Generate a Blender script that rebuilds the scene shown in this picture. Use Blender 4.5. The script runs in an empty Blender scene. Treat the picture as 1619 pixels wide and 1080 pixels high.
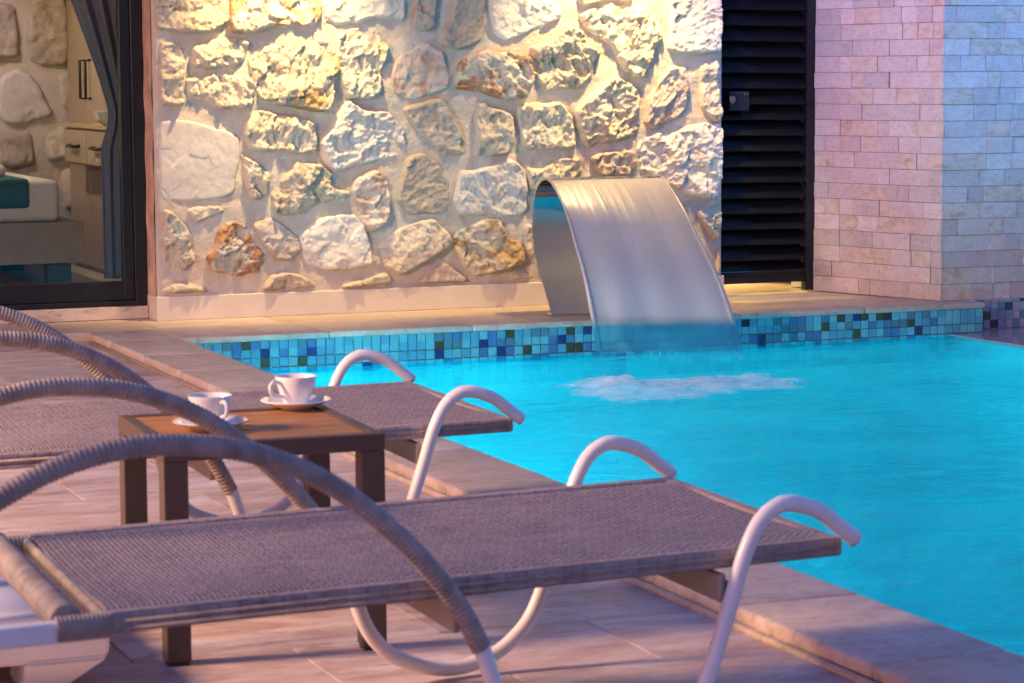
import bpy, bmesh, math, random
from mathutils import Vector, noise, geometry, Matrix
R = math.radians
rnd = random.Random(7)
SC = bpy.context.scene
COL = SC.collection

# ------------------------------------------------------------------ camera, world, light, exposure
W_PX, H_PX = 1619, 1080
F_PX, YAW, PITCH, ROLL, CAM_H = 4001.93, R(21.808), R(6.0247), R(-0.3245), 1.15
fw = Vector((math.sin(YAW)*math.cos(PITCH), math.cos(YAW)*math.cos(PITCH), -math.sin(PITCH)))
r0 = Vector((math.cos(YAW), -math.sin(YAW), 0)); u0 = r0.cross(fw)
rt = r0*math.cos(ROLL) + u0*math.sin(ROLL); up = -r0*math.sin(ROLL) + u0*math.cos(ROLL)
CAM = Vector((0, 0, CAM_H))
def ray(x, y): return fw + rt*((x-W_PX/2)/F_PX) + up*((H_PX/2-y)/F_PX)
def onz(x, y, z=0.0): d = ray(x, y); return CAM + d*((z-CAM_H)/d.z)       # pixel -> point on a level surface
def ony(x, y, Y): d = ray(x, y); return CAM + d*(Y/d.y)                    # pixel -> point on a wall facing the pool
cam = bpy.data.cameras.new('camera'); camo = bpy.data.objects.new('camera', cam); COL.objects.link(camo)
camo.matrix_world = Matrix(((rt.x, up.x, -fw.x, 0), (rt.y, up.y, -fw.y, 0), (rt.z, up.z, -fw.z, CAM_H), (0, 0, 0, 1)))
cam.sensor_width = 36; cam.sensor_fit = 'HORIZONTAL'; cam.lens = F_PX/W_PX*36
cam.clip_start = .1; cam.clip_end = 2000
cam.dof.use_dof = True; cam.dof.focus_distance = 11.6; cam.dof.aperture_fstop = 11
SC.camera = camo

world = bpy.data.worlds.new('World'); SC.world = world; world.use_nodes = True
wn = world.node_tree; wn.nodes.clear()
sky = wn.nodes.new('ShaderNodeTexSky'); sky.sky_type = 'NISHITA'; sky.sun_disc = False
sky.sun_elevation = R(1.5); sky.sun_rotation = R(270); sky.air_density = 1.2; sky.dust_density = 1.5; sky.ozone_density = 3
tint = wn.nodes.new('ShaderNodeMix'); tint.data_type = 'RGBA'; tint.blend_type = 'MULTIPLY'; tint.inputs[0].default_value = 1
tint.inputs[7].default_value = (1.08, .77, 1.17, 1)
bg = wn.nodes.new('ShaderNodeBackground'); bg.inputs[1].default_value = .145
wo = wn.nodes.new('ShaderNodeOutputWorld')
wn.links.new(sky.outputs[0], tint.inputs[6]); wn.links.new(tint.outputs[2], bg.inputs[0]); wn.links.new(bg.outputs[0], wo.inputs[0])
sun = bpy.data.lights.new('sun', 'SUN'); sun.energy = .05; sun.angle = R(20); sun.color = (1, .6, .5)
suno = bpy.data.objects.new('sun', sun); COL.objects.link(suno); suno.rotation_euler = (0, R(-85), 0)
SC.view_settings.view_transform = 'Standard'; SC.view_settings.look = 'None'
SC.view_settings.exposure = 2.6; SC.view_settings.gamma = 1
SC.render.engine = 'CYCLES'
SC.cycles.use_denoising = True
SC.cycles.max_bounces = 7; SC.cycles.diffuse_bounces = 3; SC.cycles.glossy_bounces = 3
SC.cycles.transmission_bounces = 6; SC.cycles.transparent_max_bounces = 8
SC.cycles.sample_clamp_indirect = 6; SC.cycles.caustics_reflective = False

# ------------------------------------------------------------------ helpers
def tag(o, label=None, cat=None, group=None, kind=None):
    if label: o['label'] = label
    if cat: o['category'] = cat
    if group: o['group'] = group
    if kind: o['kind'] = kind
    return o
def empty(name, loc=(0, 0, 0), rz=0):
    o = bpy.data.objects.new(name, None); o.empty_display_size = .1
    COL.objects.link(o); o.location = loc; o.rotation_euler = (0, 0, rz); return o
def link(name, me, mat=None, parent=None, loc=(0, 0, 0)):
    o = bpy.data.objects.new(name, me); COL.objects.link(o); o.location = loc
    if mat is not None and not me.materials: me.materials.append(mat)
    if parent: o.parent = parent
    return o
def mesh_of(bm, smooth=False, name='m'):
    me = bpy.data.meshes.new(name); bm.normal_update(); bm.to_mesh(me); bm.free()
    if smooth: me.polygons.foreach_set('use_smooth', [True]*len(me.polygons))
    return me
def bobj(name, bm, mat, parent=None, smooth=False): return link(name, mesh_of(bm, smooth), mat, parent)
def box(bm, x0, x1, y0, y1, z0, z1, bev=0, M=None, seg=2):
    g = bmesh.ops.create_cube(bm, size=1)
    vs = g['verts']
    for v in vs: v.co = Vector(((x0+x1)/2+v.co.x*(x1-x0), (y0+y1)/2+v.co.y*(y1-y0), (z0+z1)/2+v.co.z*(z1-z0)))
    if M is not None: bmesh.ops.transform(bm, matrix=M, verts=vs)
    if bev:
        es = list({e for v in vs for e in v.link_edges})
        bmesh.ops.bevel(bm, geom=es, offset=bev, segments=seg, profile=.5, affect='EDGES')
    return vs
def boxobj(name, dims, mat, parent=None, bev=0, seg=2, smooth=False):
    bm = bmesh.new(); box(bm, *dims, bev=bev, seg=seg); return bobj(name, bm, mat, parent, smooth)
def tube_mesh(pts, radii, sides=12, caps=True):
    vs, fs = [], []; n = len(pts); pts = [Vector(p) for p in pts]
    t0 = (pts[1]-pts[0]).normalized(); a = Vector((0, 0, 1)) if abs(t0.z) < .9 else Vector((1, 0, 0))
    nrm = t0.cross(a).normalized()
    for i, p in enumerate(pts):
        t = (pts[min(i+1, n-1)]-pts[max(i-1, 0)]).normalized()
        nrm = (nrm - t*nrm.dot(t)).normalized(); b = t.cross(nrm)
        r = radii[i] if hasattr(radii, '__len__') else radii
        for k in range(sides):
            an = 2*math.pi*k/sides; vs.append(p + nrm*(r*math.cos(an)) + b*(r*math.sin(an)))
    for i in range(n-1):
        for k in range(sides):
            k2 = (k+1) % sides; fs.append((i*sides+k, i*sides+k2, (i+1)*sides+k2, (i+1)*sides+k))
    if caps:
        fs.append(tuple(range(sides-1, -1, -1))); fs.append(tuple((n-1)*sides+k for k in range(sides)))
    me = bpy.data.meshes.new('tube'); me.from_pydata([tuple(v) for v in vs], [], fs)
    me.polygons.foreach_set('use_smooth', [len(p.vertices) == 4 for p in me.polygons]); return me
def catmull(P, step):
    P = [Vector(p) for p in P]; out = []
    for i in range(len(P)-1):
        a, b, c, d = P[max(i-1, 0)], P[i], P[i+1], P[min(i+2, len(P)-1)]
        n = max(2, int((c-b).length/step))
        for k in range(n):
            t = k/n; out.append(.5*((2*b)+(c-a)*t+(2*a-5*b+4*c-d)*t*t+(3*b-a-3*c+d)*t**3))
    out.append(P[-1]); return out
def lathe_mesh(prof, n=40, close=False):
    vs, fs = [], []; m = len(prof)
    for k in range(n):
        a = 2*math.pi*k/n
        for r, z in prof: vs.append((r*math.cos(a), r*math.sin(a), z))
    for k in range(n):
        k2 = (k+1) % n
        for j in range(m-1): fs.append((k*m+j, k2*m+j, k2*m+j+1, k*m+j+1))
    me = bpy.data.meshes.new('lathe'); me.from_pydata(vs, [], fs)
    bm = bmesh.new(); bm.from_mesh(me); bmesh.ops.remove_doubles(bm, verts=bm.verts, dist=1e-5); bmesh.ops.recalc_face_normals(bm, faces=bm.faces)
    bm.to_mesh(me); bm.free(); me.polygons.foreach_set('use_smooth', [True]*len(me.polygons)); return me
def sstep(a, b, x):
    t = min(1, max(0, (x-a)/(b-a))); return t*t*(3-2*t)

# ------------------------------------------------------------------ materials
class NT:
    def __init__(s, name):
        s.m = bpy.data.materials.new(name); s.m.use_nodes = True; s.t = s.m.node_tree; s.t.nodes.clear()
        s.out = s.n('OutputMaterial')
    def n(s, typ, **kw):
        nd = s.t.nodes.new('ShaderNode'+typ)
        for k, v in kw.items(): setattr(nd, k, v)
        return nd
    def l(s, a, b): s.t.links.new(a, b)
    def coord(s, kind='Object', scale=(1, 1, 1), rnd_off=False):
        tc = s.n('TexCoord'); mp = s.n('Mapping'); mp.inputs['Scale'].default_value = scale
        s.l(tc.outputs[kind], mp.inputs['Vector'])
        if rnd_off:
            oi = s.n('ObjectInfo'); mu = s.n('Math', operation='MULTIPLY'); mu.inputs[1].default_value = 37.0
            s.l(oi.outputs['Random'], mu.inputs[0]); s.l(mu.outputs[0], mp.inputs['Location'])
        return mp.outputs[0]
    def noise(s, vec, scale, detail=6, rough=.6, dist=0):
        nd = s.n('TexNoise'); nd.inputs['Scale'].default_value = scale; nd.inputs['Detail'].default_value = detail
        nd.inputs['Roughness'].default_value = rough; nd.inputs['Distortion'].default_value = dist
        s.l(vec, nd.inputs['Vector']); return nd.outputs['Fac']
    def ramp(s, fac, stops):
        nd = s.n('ValToRGB'); e = nd.color_ramp.elements
        while len(e) < len(stops): e.new(.5)
        for i, (p, c) in enumerate(stops): e[i].position = p; e[i].color = (c[0], c[1], c[2], 1) if hasattr(c, '__len__') else (c, c, c, 1)
        s.l(fac, nd.inputs[0]); return nd.outputs[0]
    def mix(s, fac, a, b, mode='MIX'):
        nd = s.n('Mix', data_type='RGBA', blend_type=mode)
        for sock, v in ((0, fac), (6, a), (7, b)):
            if isinstance(v, (int, float)): nd.inputs[sock].default_value = v
            elif isinstance(v, tuple): nd.inputs[sock].default_value = (*v, 1)
            else: s.l(v, nd.inputs[sock])
        return nd.outputs[2]
    def math(s, op, a, b=0.0):
        nd = s.n('Math', operation=op)
        for i, v in enumerate((a, b)):
            if isinstance(v, (int, float)): nd.inputs[i].default_value = v
            else: s.l(v, nd.inputs[i])
        return nd.outputs[0]
    def bump(s, h, strength=.5, dist=.01, nrm=None):
        nd = s.n('Bump'); nd.inputs['Strength'].default_value = strength; nd.inputs['Distance'].default_value = dist
        s.l(h, nd.inputs['Height'])
        if nrm is not None: s.l(nrm, nd.inputs['Normal'])
        return nd.outputs[0]
    def bsdf(s, color, rough=.6, metal=0, bump=None, spec=.5, trans=0, ior=1.45, coat=0):
        b = s.n('BsdfPrincipled')
        for k, v in (('Base Color', color), ('Roughness', rough), ('Metallic', metal), ('Specular IOR Level', spec), ('Transmission Weight', trans), ('IOR', ior), ('Coat Weight', coat)):
            if isinstance(v, (int, float)): b.inputs[k].default_value = v
            elif isinstance(v, tuple): b.inputs[k].default_value = (*v, 1)
            else: s.l(v, b.inputs[k])
        if bump is not None: s.l(bump, b.inputs['Normal'])
        return b.outputs[0]
    def done(s, sh): s.l(sh, s.out.inputs[0]); return s.m
M = {}
def simple(name, col, rough=.5, metal=0, var=.12, scale=20, bump=.15, spec=.5, coat=0):
    n = NT(name); v = n.coord(rnd_off=True); f = n.noise(v, scale)
    c = n.mix(n.ramp(f, [(.3, 0), (.7, 1)]), tuple(x*(1-var) for x in col), tuple(min(1, x*(1+var)) for x in col))
    rr = n.math('MULTIPLY', n.math('ADD', f, .5), rough)
    M[name] = n.done(n.bsdf(c, rr, metal, n.bump(n.noise(v, scale*8), bump, .002), spec, coat=coat)); return M[name]

def stone_mat(name, c1, c2, patch=None, pscale=9, pth=.52, bump=.9):
    n = NT(name); v = n.coord(rnd_off=True)
    f = n.noise(v, 7, 8, .65); g = n.noise(v, 48, 8, .75, .8); fine = n.noise(v, 130, 6, .7)
    c = n.mix(n.ramp(f, [(.32, 0), (.68, 1)]), c1, c2)
    c = n.mix(n.math('MULTIPLY', n.ramp(g, [(.36, 1), (.5, 0)]), .28), c, tuple(x*.6 for x in c1))
    if patch:
        pf = n.noise(v, pscale, 5, .6, .4); c = n.mix(n.ramp(pf, [(pth, 0), (pth+.09, .85)]), c, patch)
    oi = n.n('ObjectInfo'); hsv = n.n('HueSaturation'); n.l(c, hsv.inputs['Color'])
    n.l(n.math('ADD', n.math('MULTIPLY', oi.outputs['Random'], .25), .86), hsv.inputs['Value'])
    vor = n.n('TexVoronoi'); vor.inputs['Scale'].default_value = 42; n.l(v, vor.inputs['Vector'])
    h = n.math('ADD', n.math('MULTIPLY', g, 1.0), n.math('MULTIPLY', fine, .5)); h = n.math('ADD', h, n.math('MULTIPLY', vor.outputs['Distance'], .15))
    M[name] = n.done(n.bsdf(hsv.outputs[0], .95, 0, n.bump(h, bump*.8, .008), .04))
stone_mat('stone_cream', (.56, .48, .37), (.72, .64, .53))
stone_mat('stone_white', (.60, .55, .50), (.70, .66, .61), bump=.22)
stone_mat('stone_brown', (.42, .35, .28), (.58, .51, .43))
stone_mat('stone_orange', (.60, .53, .44), (.72, .66, .57), (.42, .19, .08), 7, .46)
stone_mat('stone_gold', (.60, .53, .42), (.72, .66, .55), (.50, .31, .13), 7, .5)
stone_mat('stone_pink', (.58, .47, .40), (.70, .60, .53), (.50, .33, .25), 9, .52)

def mortar():
    n = NT('mortar'); v = n.coord()
    f = n.noise(v, 4, 6, .6); g = n.noise(v, 60, 6, .7)
    c = n.mix(n.ramp(f, [(.35, 0), (.65, 1)]), (.54, .47, .41), (.66, .59, .52))
    c = n.mix(n.ramp(n.noise(v, 2.2, 4, .6), [(.55, 0), (.72, .5)]), c, (.52, .37, .25))
    M['mortar'] = n.done(n.bsdf(c, .9, 0, n.bump(n.math('ADD', g, n.math('MULTIPLY', n.noise(v, 16, 5, .6), 1.2)), .8, .012), .1))
mortar()

def travertine(name, c1, c2, c3, sx=(1.2, 7, 7), rough=.42):
    n = NT(name); v = n.coord(scale=sx, rnd_off=True)
    f = n.noise(v, 2.2, 8, .62, .8); g = n.noise(v, 9, 8, .7, .3)
    c = n.ramp(f, [(.3, c1), (.5, c2), (.7, c3)])
    c = n.mix(n.math('MULTIPLY', n.ramp(g, [(.36, 1), (.48, 0)]), .5), c, tuple(x*.55 for x in c1))
    oi = n.n('ObjectInfo'); hsv = n.n('HueSaturation'); n.l(c, hsv.inputs['Color'])
    n.l(n.math('ADD', n.math('MULTIPLY', oi.outputs['Random'], .28), .86), hsv.inputs['Value'])
    rr = n.math('ADD', n.math('MULTIPLY', g, .3), rough-.12)
    M[name] = n.done(n.bsdf(hsv.outputs[0], rr, 0, n.bump(g, .3, .004), .45))
travertine('paving_stone', (.40, .24, .20), (.60, .45, .40), (.74, .64, .60), (1.3, 4, 4))
travertine('coping_stone', (.44, .33, .27), (.56, .45, .38), (.62, .52, .45), (2.5, 4, 4))
travertine('strip_stone', (.50, .38, .28), (.62, .50, .39), (.68, .57, .46))
travertine('split_brick', (.50, .42, .37), (.57, .50, .45), (.62, .56, .52), (6, 6, 10), .75)
n = NT('split_brick_warm')
v = n.coord(scale=(6, 6, 10), rnd_off=True); f = n.noise(v, 2.5, 8, .65, .6)
M['split_brick_warm'] = n.done(n.bsdf(n.ramp(f, [(.3, (.40, .29, .20)), (.5, (.58, .48, .38)), (.7, (.66, .58, .50))]), .8, 0, n.bump(n.noise(v, 14), .4, .004), .3))
simple('render_white', (.66, .60, .54), .85, var=.06, scale=6, bump=.3, spec=.2)
simple('jamb_plaster', (.60, .41, .33), .85, var=.35, scale=9, bump=.5, spec=.2)
simple('black_frame', (.012, .013, .018), .35, var=.2, scale=30, bump=.05)
simple('black_slat', (.006, .007, .010), .45, var=.2, scale=30, bump=.05, spec=.25)
simple('white_metal', (.84, .81, .79), .38, var=.05, scale=30, bump=.04, coat=.2)
simple('tan_metal', (.42, .36, .29), .45, var=.1, scale=30, bump=.04)
simple('dark_metal', (.035, .028, .028), .42, var=.15, scale=40, bump=.06)
simple('brown_metal', (.10, .068, .052), .5, var=.12, scale=40, bump=.06)
simple('white_plastic', (.82, .80, .80), .45, var=.06, scale=10, bump=.08)
simple('porcelain', (.80, .78, .77), .12, var=.02, scale=10, bump=0, coat=.4)
simple('coffee', (.05, .025, .012), .15, var=.1, bump=0)
simple('chrome', (.62, .60, .56), .2, 1, var=.05)
simple('ground', (.12, .10, .09), .9, var=.2, scale=3)
simple('house_plaster', (.55, .50, .45), .9, var=.06, scale=5)
simple('room_plaster', (.50, .44, .36), .9, var=.06, scale=5)
simple('room_floor', (.42, .38, .33), .4, var=.1, scale=4)
simple('linen_white', (.72, .70, .68), .9, var=.04, scale=30)
simple('teal_cloth', (.03, .14, .16), .85, var=.2, scale=60)
simple('bed_wood', (.33, .29, .26), .6, var=.1, scale=12)
simple('cabinet_wood', (.42, .33, .26), .55, var=.1, scale=14)
simple('cabinet_top', (.52, .40, .26), .5, var=.1, scale=14)
simple('blue_leg', (.05, .10, .16), .6)
simple('curtain_cloth', (.24, .28, .38), .9, var=.1, scale=40)
simple('reed_dark', (.10, .075, .06), .6)

def wood():
    n = NT('table_wood'); v = n.coord(scale=(1.5, 22, 22), rnd_off=True)
    f = n.noise(v, 4, 6, .6, .5)
    c = n.ramp(f, [(.3, (.24, .095, .03)), (.5, (.40, .18, .06)), (.7, (.50, .25, .10))])
    M['table_wood'] = n.done(n.bsdf(c, .5, 0, n.bump(f, .15, .003), .3))
wood()
def weave(name, c1, c2, sc):
    n = NT(name); v = n.coord(rnd_off=False)
    f = n.noise(n.coord(scale=sc), 30, 3, .5); g = n.noise(v, 5, 4, .6)
    c = n.mix(n.ramp(f, [(.35, 0), (.65, 1)]), c1, c2); c = n.mix(n.ramp(g, [(.35, .0), (.7, .35)]), c, tuple(x*1.35 for x in c2))
    if name == 'weave':
        br = n.n('TexBrick'); br.inputs['Scale'].default_value = 1; br.inputs['Brick Width'].default_value = .036; br.inputs['Row Height'].default_value = .0135; br.inputs['Mortar Size'].default_value = .0022; br.inputs['Mortar Smooth'].default_value = .6
        br.inputs['Color1'].default_value = (1.1, 1.08, 1.08, 1); br.inputs['Color2'].default_value = (.9, .9, .92, 1); br.inputs['Mortar'].default_value = (.6, .58, .58, 1)
        n.l(v, br.inputs['Vector']); c = n.mix(1.0, c, br.outputs['Color'], 'MULTIPLY')
    M[name] = n.done(n.bsdf(c, .55, 0, n.bump(f, .25, .002), .4))
weave('weave', (.24, .185, .17), (.42, .34, .315), (1, 12, 1))
weave('weave_wrap', (.24, .19, .16), (.40, .33, .29), (1, 1, 1))
def steel():
    n = NT('stainless'); v = n.coord(scale=(1, 60, 60)); f = n.noise(v, 8, 3)
    M['stainless'] = n.done(n.bsdf((.66, .64, .61), n.math('ADD', n.math('MULTIPLY', f, .08), .04), 1, None))
steel()
def glass_pane():
    n = NT('window_glass'); fr = n.n('Fresnel'); fr.inputs[0].default_value = 1.5
    a = n.n('BsdfTransparent'); a.inputs[0].default_value = (.88, .92, .92, 1); g = n.n('BsdfGlossy'); g.inputs['Roughness'].default_value = .02
    mx = n.n('MixShader'); n.l(fr.outputs[0], mx.inputs[0]); n.l(a.outputs[0], mx.inputs[1]); n.l(g.outputs[0], mx.inputs[2]); M['window_glass'] = n.done(mx.outputs[0])
glass_pane()
def pool_water():
    n = NT('pool_water'); tc = n.coord()
    w1 = n.noise(n.coord(scale=(1, 1.7, 1)), 2.4, 4, .55, 1.2); w2 = n.noise(n.coord(scale=(1, 1.5, 1)), 11, 4, .6, .6)
    h = n.math('ADD', w1, n.math('MULTIPLY', w2, .45)); b = n.bump(h, 1, .1)
    rf = n.n('BsdfRefraction'); rf.inputs['IOR'].default_value = 1.2; rf.inputs['Roughness'].default_value = .12; rf.inputs['Color'].default_value = (.22, .93, 1, 1); n.l(b, rf.inputs['Normal'])
    gl = n.n('BsdfGlossy'); gl.inputs['Roughness'].default_value = .06; n.l(b, gl.inputs['Normal'])
    fr = n.n('Fresnel'); fr.inputs[0].default_value = 1.33; n.l(b, fr.inputs['Normal'])
    mx = n.n('MixShader'); n.l(n.math('MULTIPLY', fr.outputs[0], .4), mx.inputs[0]); tp = n.n('BsdfTransparent'); tp.inputs[0].default_value = (.22, .93, 1, 1); m0 = n.n('MixShader'); m0.inputs[0].default_value = .26
    n.l(rf.outputs[0], m0.inputs[1]); n.l(tp.outputs[0], m0.inputs[2]); n.l(m0.outputs[0], mx.inputs[1]); n.l(gl.outputs[0], mx.inputs[2])
    M['pool_water'] = n.done(mx.outputs[0])
pool_water()
def pool_shell():
    n = NT('pool_mosaic'); v = n.coord()
    br = n.n('TexBrick'); br.offset = 0; br.inputs['Scale'].default_value = 1; br.inputs['Brick Width'].default_value = .044; br.inputs['Row Height'].default_value = .044
    br.inputs['Mortar Size'].default_value = .003; br.inputs['Color1'].default_value = (.30, .46, .54, 1); br.inputs['Color2'].default_value = (.58, .80, .84, 1); br.inputs['Mortar'].default_value = (.62, .7, .72, 1)
    n.l(v, br.inputs['Vector']); cc = n.mix(n.ramp(n.noise(v, 1.6, 4, .6), [(.4, 0), (.62, .8)]), br.outputs[0], (.16, .36, .46)); M['pool_mosaic'] = n.done(n.bsdf(cc, .35))
pool_shell()
for nm, c in dict(tile_cyan_lit=(.12, .42, .50), tile_sky=(.08, .32, .44), tile_unlit_lilac=(.30, .29, .36), tile_blue=(.06, .17, .34), tile_navy=(.02, .035, .14), tile_grey=(.08, .19, .25), tile_olive=(.055, .06, .03), tile_black=(.02, .02, .03)).items():  # pool's cyan glow is put into the pale tile; lilac is its unlit copy
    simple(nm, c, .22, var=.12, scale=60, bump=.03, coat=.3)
simple('grout', (.62, .66, .66), .8, scale=40)
def falling_water():
    n = NT('falling_water'); tc = n.n('TexCoord'); sx = n.n('SeparateXYZ'); n.l(tc.outputs['Object'], sx.inputs[0])
    st = n.noise(n.coord(scale=(9, .4, .25)), 3, 3, .5); st2 = n.noise(n.coord(scale=(40, .6, .3)), 3, 3, .5)
    b = n.bump(n.math('ADD', st, n.math('MULTIPLY', st2, .15)), .12, .02)
    df = n.n('BsdfDiffuse'); df.inputs[0].default_value = (.68, .58, .52, 1); n.l(b, df.inputs['Normal'])
    tl = n.n('BsdfTranslucent'); tl.inputs[0].default_value = (.75, .78, .80, 1)
    gl = n.n('BsdfGlossy'); gl.inputs['Roughness'].default_value = .32; n.l(b, gl.inputs['Normal'])
    tr0 = n.n('BsdfTransparent'); tr0.inputs[0].default_value = (.7, .93, 1, 1); rf = n.n('BsdfRefraction'); rf.inputs['IOR'].default_value = 1.08; rf.inputs['Roughness'].default_value = .35; rf.inputs['Color'].default_value = (.6, .9, 1, 1)
    mz = n.n('MapRange', interpolation_type='SMOOTHSTEP'); mz.inputs['From Min'].default_value = -.165; mz.inputs['From Max'].default_value = -.06; n.l(sx.outputs['Z'], mz.inputs['Value'])
    n.l(n.mix(mz.outputs[0], (1, 1, 1), (.62, .9, 1)), tr0.inputs[0])
    tr = n.n('MixShader'); n.l(n.math('MULTIPLY', mz.outputs[0], .75), tr.inputs[0]); n.l(tr0.outputs[0], tr.inputs[1]); n.l(rf.outputs[0], tr.inputs[2])
    m1 = n.n('MixShader'); m1.inputs[0].default_value = .3; n.l(df.outputs[0], m1.inputs[1]); n.l(tl.outputs[0], m1.inputs[2])
    m2 = n.n('MixShader'); m2.inputs[0].default_value = .3; n.l(m1.outputs[0], m2.inputs[1]); n.l(gl.outputs[0], m2.inputs[2])
    mr = n.n('MapRange', interpolation_type='SMOOTHSTEP'); mr.inputs['From Min'].default_value = -.01; mr.inputs['From Max'].default_value = .06; mr.inputs['To Min'].default_value = .03; mr.inputs['To Max'].default_value = .93
    n.l(n.math('ADD', sx.outputs['Z'], n.math('MULTIPLY', st, .02)), mr.inputs['Value'])
    m3 = n.n('MixShader'); n.l(mr.outputs[0], m3.inputs[0]); n.l(tr.outputs[0], m3.inputs[1]); n.l(m2.outputs[0], m3.inputs[2])
    M['falling_water'] = n.done(m3.outputs[0])
falling_water()
def foam_mat():
    n = NT('foam'); v = n.coord(scale=(1, 2.2, 1)); f = n.noise(v, 5.5, 6, .65, .8)
    df = n.n('BsdfDiffuse'); df.inputs[0].default_value = (.84, .95, .97, 1); tl = n.n('BsdfTranslucent'); tl.inputs[0].default_value = (.8, .9, .95, 1)
    tr = n.n('BsdfTransparent')
    m1 = n.n('MixShader'); m1.inputs[0].default_value = .45; n.l(df.outputs[0], m1.inputs[1]); n.l(tl.outputs[0], m1.inputs[2])
    at = n.n('VertexColor', layer_name='dens'); d = n.math('MULTIPLY', at.outputs[0], n.ramp(f, [(.32, .3), (.56, 1)]))
    m2 = n.n('MixShader'); n.l(d, m2.inputs[0]); n.l(tr.outputs[0], m2.inputs[1]); n.l(m1.outputs[0], m2.inputs[2]); M['foam'] = n.done(m2.outputs[0])
foam_mat()
def emit(name, col, s):
    n = NT(name); e = n.n('Emission'); e.inputs[0].default_value = (*col, 1); e.inputs[1].default_value = s; M[name] = n.done(e.outputs[0])
emit('lamp_warm', (1, .72, .35), 12); emit('lamp_violet', (.45, .25, 1), 1.5); emit('lamp_cyan', (.1, .7, 1), .8)

# ------------------------------------------------------------------ layout constants (metres; z = 0 is the top of the pool coping)
WALL_Y, POOL_X, POOL_Y, COP_X, COP_Y, DECK, WATER = 11.73, 2.77, 10.85, 2.45, 11.31, -.04, -.16
WX0, WX1 = 2.88, 5.86      # stone wall extents
P0, P1 = Vector((6.47, 11.84, 0)), Vector((6.747, 11.02, 0))

# ------------------------------------------------------------------ ground, terrace, pool
bm = bmesh.new()
def quad(bm, pts): return bm.faces.new([bm.verts.new(p) for p in pts])
g = -.09; B = 400
hx0, hx1, hy0, hy1 = 2.6, 9.1, -3.1, 11.0
for x0, x1, y0, y1 in ((-B, hx0, -B, B), (hx1, B, -B, B), (hx0, hx1, -B, hy0), (hx0, hx1, hy1, B)):
    quad(bm, ((x0, y0, g), (x1, y0, g), (x1, y1, g), (x0, y1, g)))
tag(bobj('ground', bm, M['ground']), kind='structure')

bm = bmesh.new(); quad(bm, ((-6, -4, DECK-.008), (COP_X+.1, -4, DECK-.008), (COP_X+.1, COP_Y, DECK-.008), (-6, COP_Y, DECK-.008)))
simple('joint', (.2, .15, .12), .95)
terrace = tag(bobj('terrace', bm, M['joint']), kind='structure')
PW, PD = .67, .40
pm = {}
def paver(w):
    if w not in pm:
        bm = bmesh.new(); box(bm, 0, w-.0025, 0, PD-.0025, -.03, 0, bev=.0018, seg=1); pm[w] = mesh_of(bm)
        pm[w].materials.append(M['paving_stone'])
    return pm[w]
row = 0
for j in range(-8, 16):
    y = 5.0-PD+j*PD; off = 0 if j % 2 == 0 else PW/2
    x = 2.17+off-(0 if off == 0 else PW) ; xs = []
    x0 = x
    while x0 > -2.6: x0 -= PW; xs.append((x0, PW))
    xs.append((x, round(COP_X-.012-x, 4)))
    for xx, w in xs:
        if y+PD > COP_Y+.01: continue
        o = link('paver', paver(w), None, terrace, (xx, y, DECK+rnd.uniform(-.0012, .0012)))
yr = 5.0-PD+15*PD
bm = bmesh.new(); box(bm, -2.6, COP_X-.012, 11.0+.002, COP_Y-.005, DECK-.03, DECK, bev=.0025, seg=1); bobj('paver', bm, M['paving_stone'], terrace)
# drain bead at the foot of the coping
bobj_ = link('edge_bead', tube_mesh([(COP_X-.012, 1, DECK+.004), (COP_X-.012, COP_Y-.15, DECK+.004)], .010, 8), M['strip_stone'], terrace)

# coping
pool = empty('pool', (0, 0, 0)); tag(pool, kind='structure')
bm = bmesh.new(); box(bm, 0, POOL_X-COP_X, 0, .596, -.042, 0, bev=.012, seg=3); cme = mesh_of(bm, True); cme.materials.append(M['coping_stone'])
for k in range(18):
    y = COP_Y-.6-k*.6
    if k == 0:
        bm = bmesh.new(); box(bm, 0, POOL_X-COP_X-.003, 0, COP_Y-POOL_Y, -.042, 0, bev=.012, seg=3)
        me0 = mesh_of(bm, True); me0.materials.append(M['coping_stone']); link('coping_slab', me0, None, pool, (COP_X, POOL_Y, 0)); continue
    link('coping_slab', cme, None, pool, (COP_X, POOL_Y-.6*k, rnd.uniform(-.001, .001)))
bm = bmesh.new(); box(bm, 0, .6862, 0, COP_Y-POOL_Y, -.030, 0, bev=.008, seg=3); cme2 = mesh_of(bm, True); cme2.materials.append(M['coping_stone'])
for k in range(6): link('coping_slab', cme2, None, pool, (POOL_X+.689*k, POOL_Y, rnd.uniform(-.001, .001)))
# paved strip between the pool and the house
strip = empty('house_strip', (0, 0, 0)); tag(strip, kind='structure')
bm = bmesh.new(); box(bm, 0, .596, 0, .64, -.05, 0, bev=.003, seg=1); sme = mesh_of(bm); sme.materials.append(M['strip_stone'])
for k in range(16): link('paver', sme, None, strip, (-2.6+.6*k, COP_Y+.004, -.003+rnd.uniform(-.001, .001)))
# basin
bm = bmesh.new()
bx0, bx1, by0, by1, bz0, bz1 = POOL_X+.02, 9.0, -3.0, POOL_Y+.02, -1.5, -.03
foot = [(bx0, by0), (bx1, by0), (bx1, by1), (6.895, by1), (bx0, by1)]
bm.faces.new([bm.verts.new((x, y, bz0)) for x, y in foot])
for q, (a, b_) in enumerate(zip(foot, foot[1:]+foot[:1])):
    zt = -.158 if q == 2 else bz1; quad(bm, ((a[0], a[1], bz0), (b_[0], b_[1], bz0), (b_[0], b_[1], zt), (a[0], a[1], zt)))
bmesh.ops.recalc_face_normals(bm, faces=bm.faces)
bmesh.ops.reverse_faces(bm, faces=bm.faces)
bobj('basin', bm, M['pool_mosaic'], pool)
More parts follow.
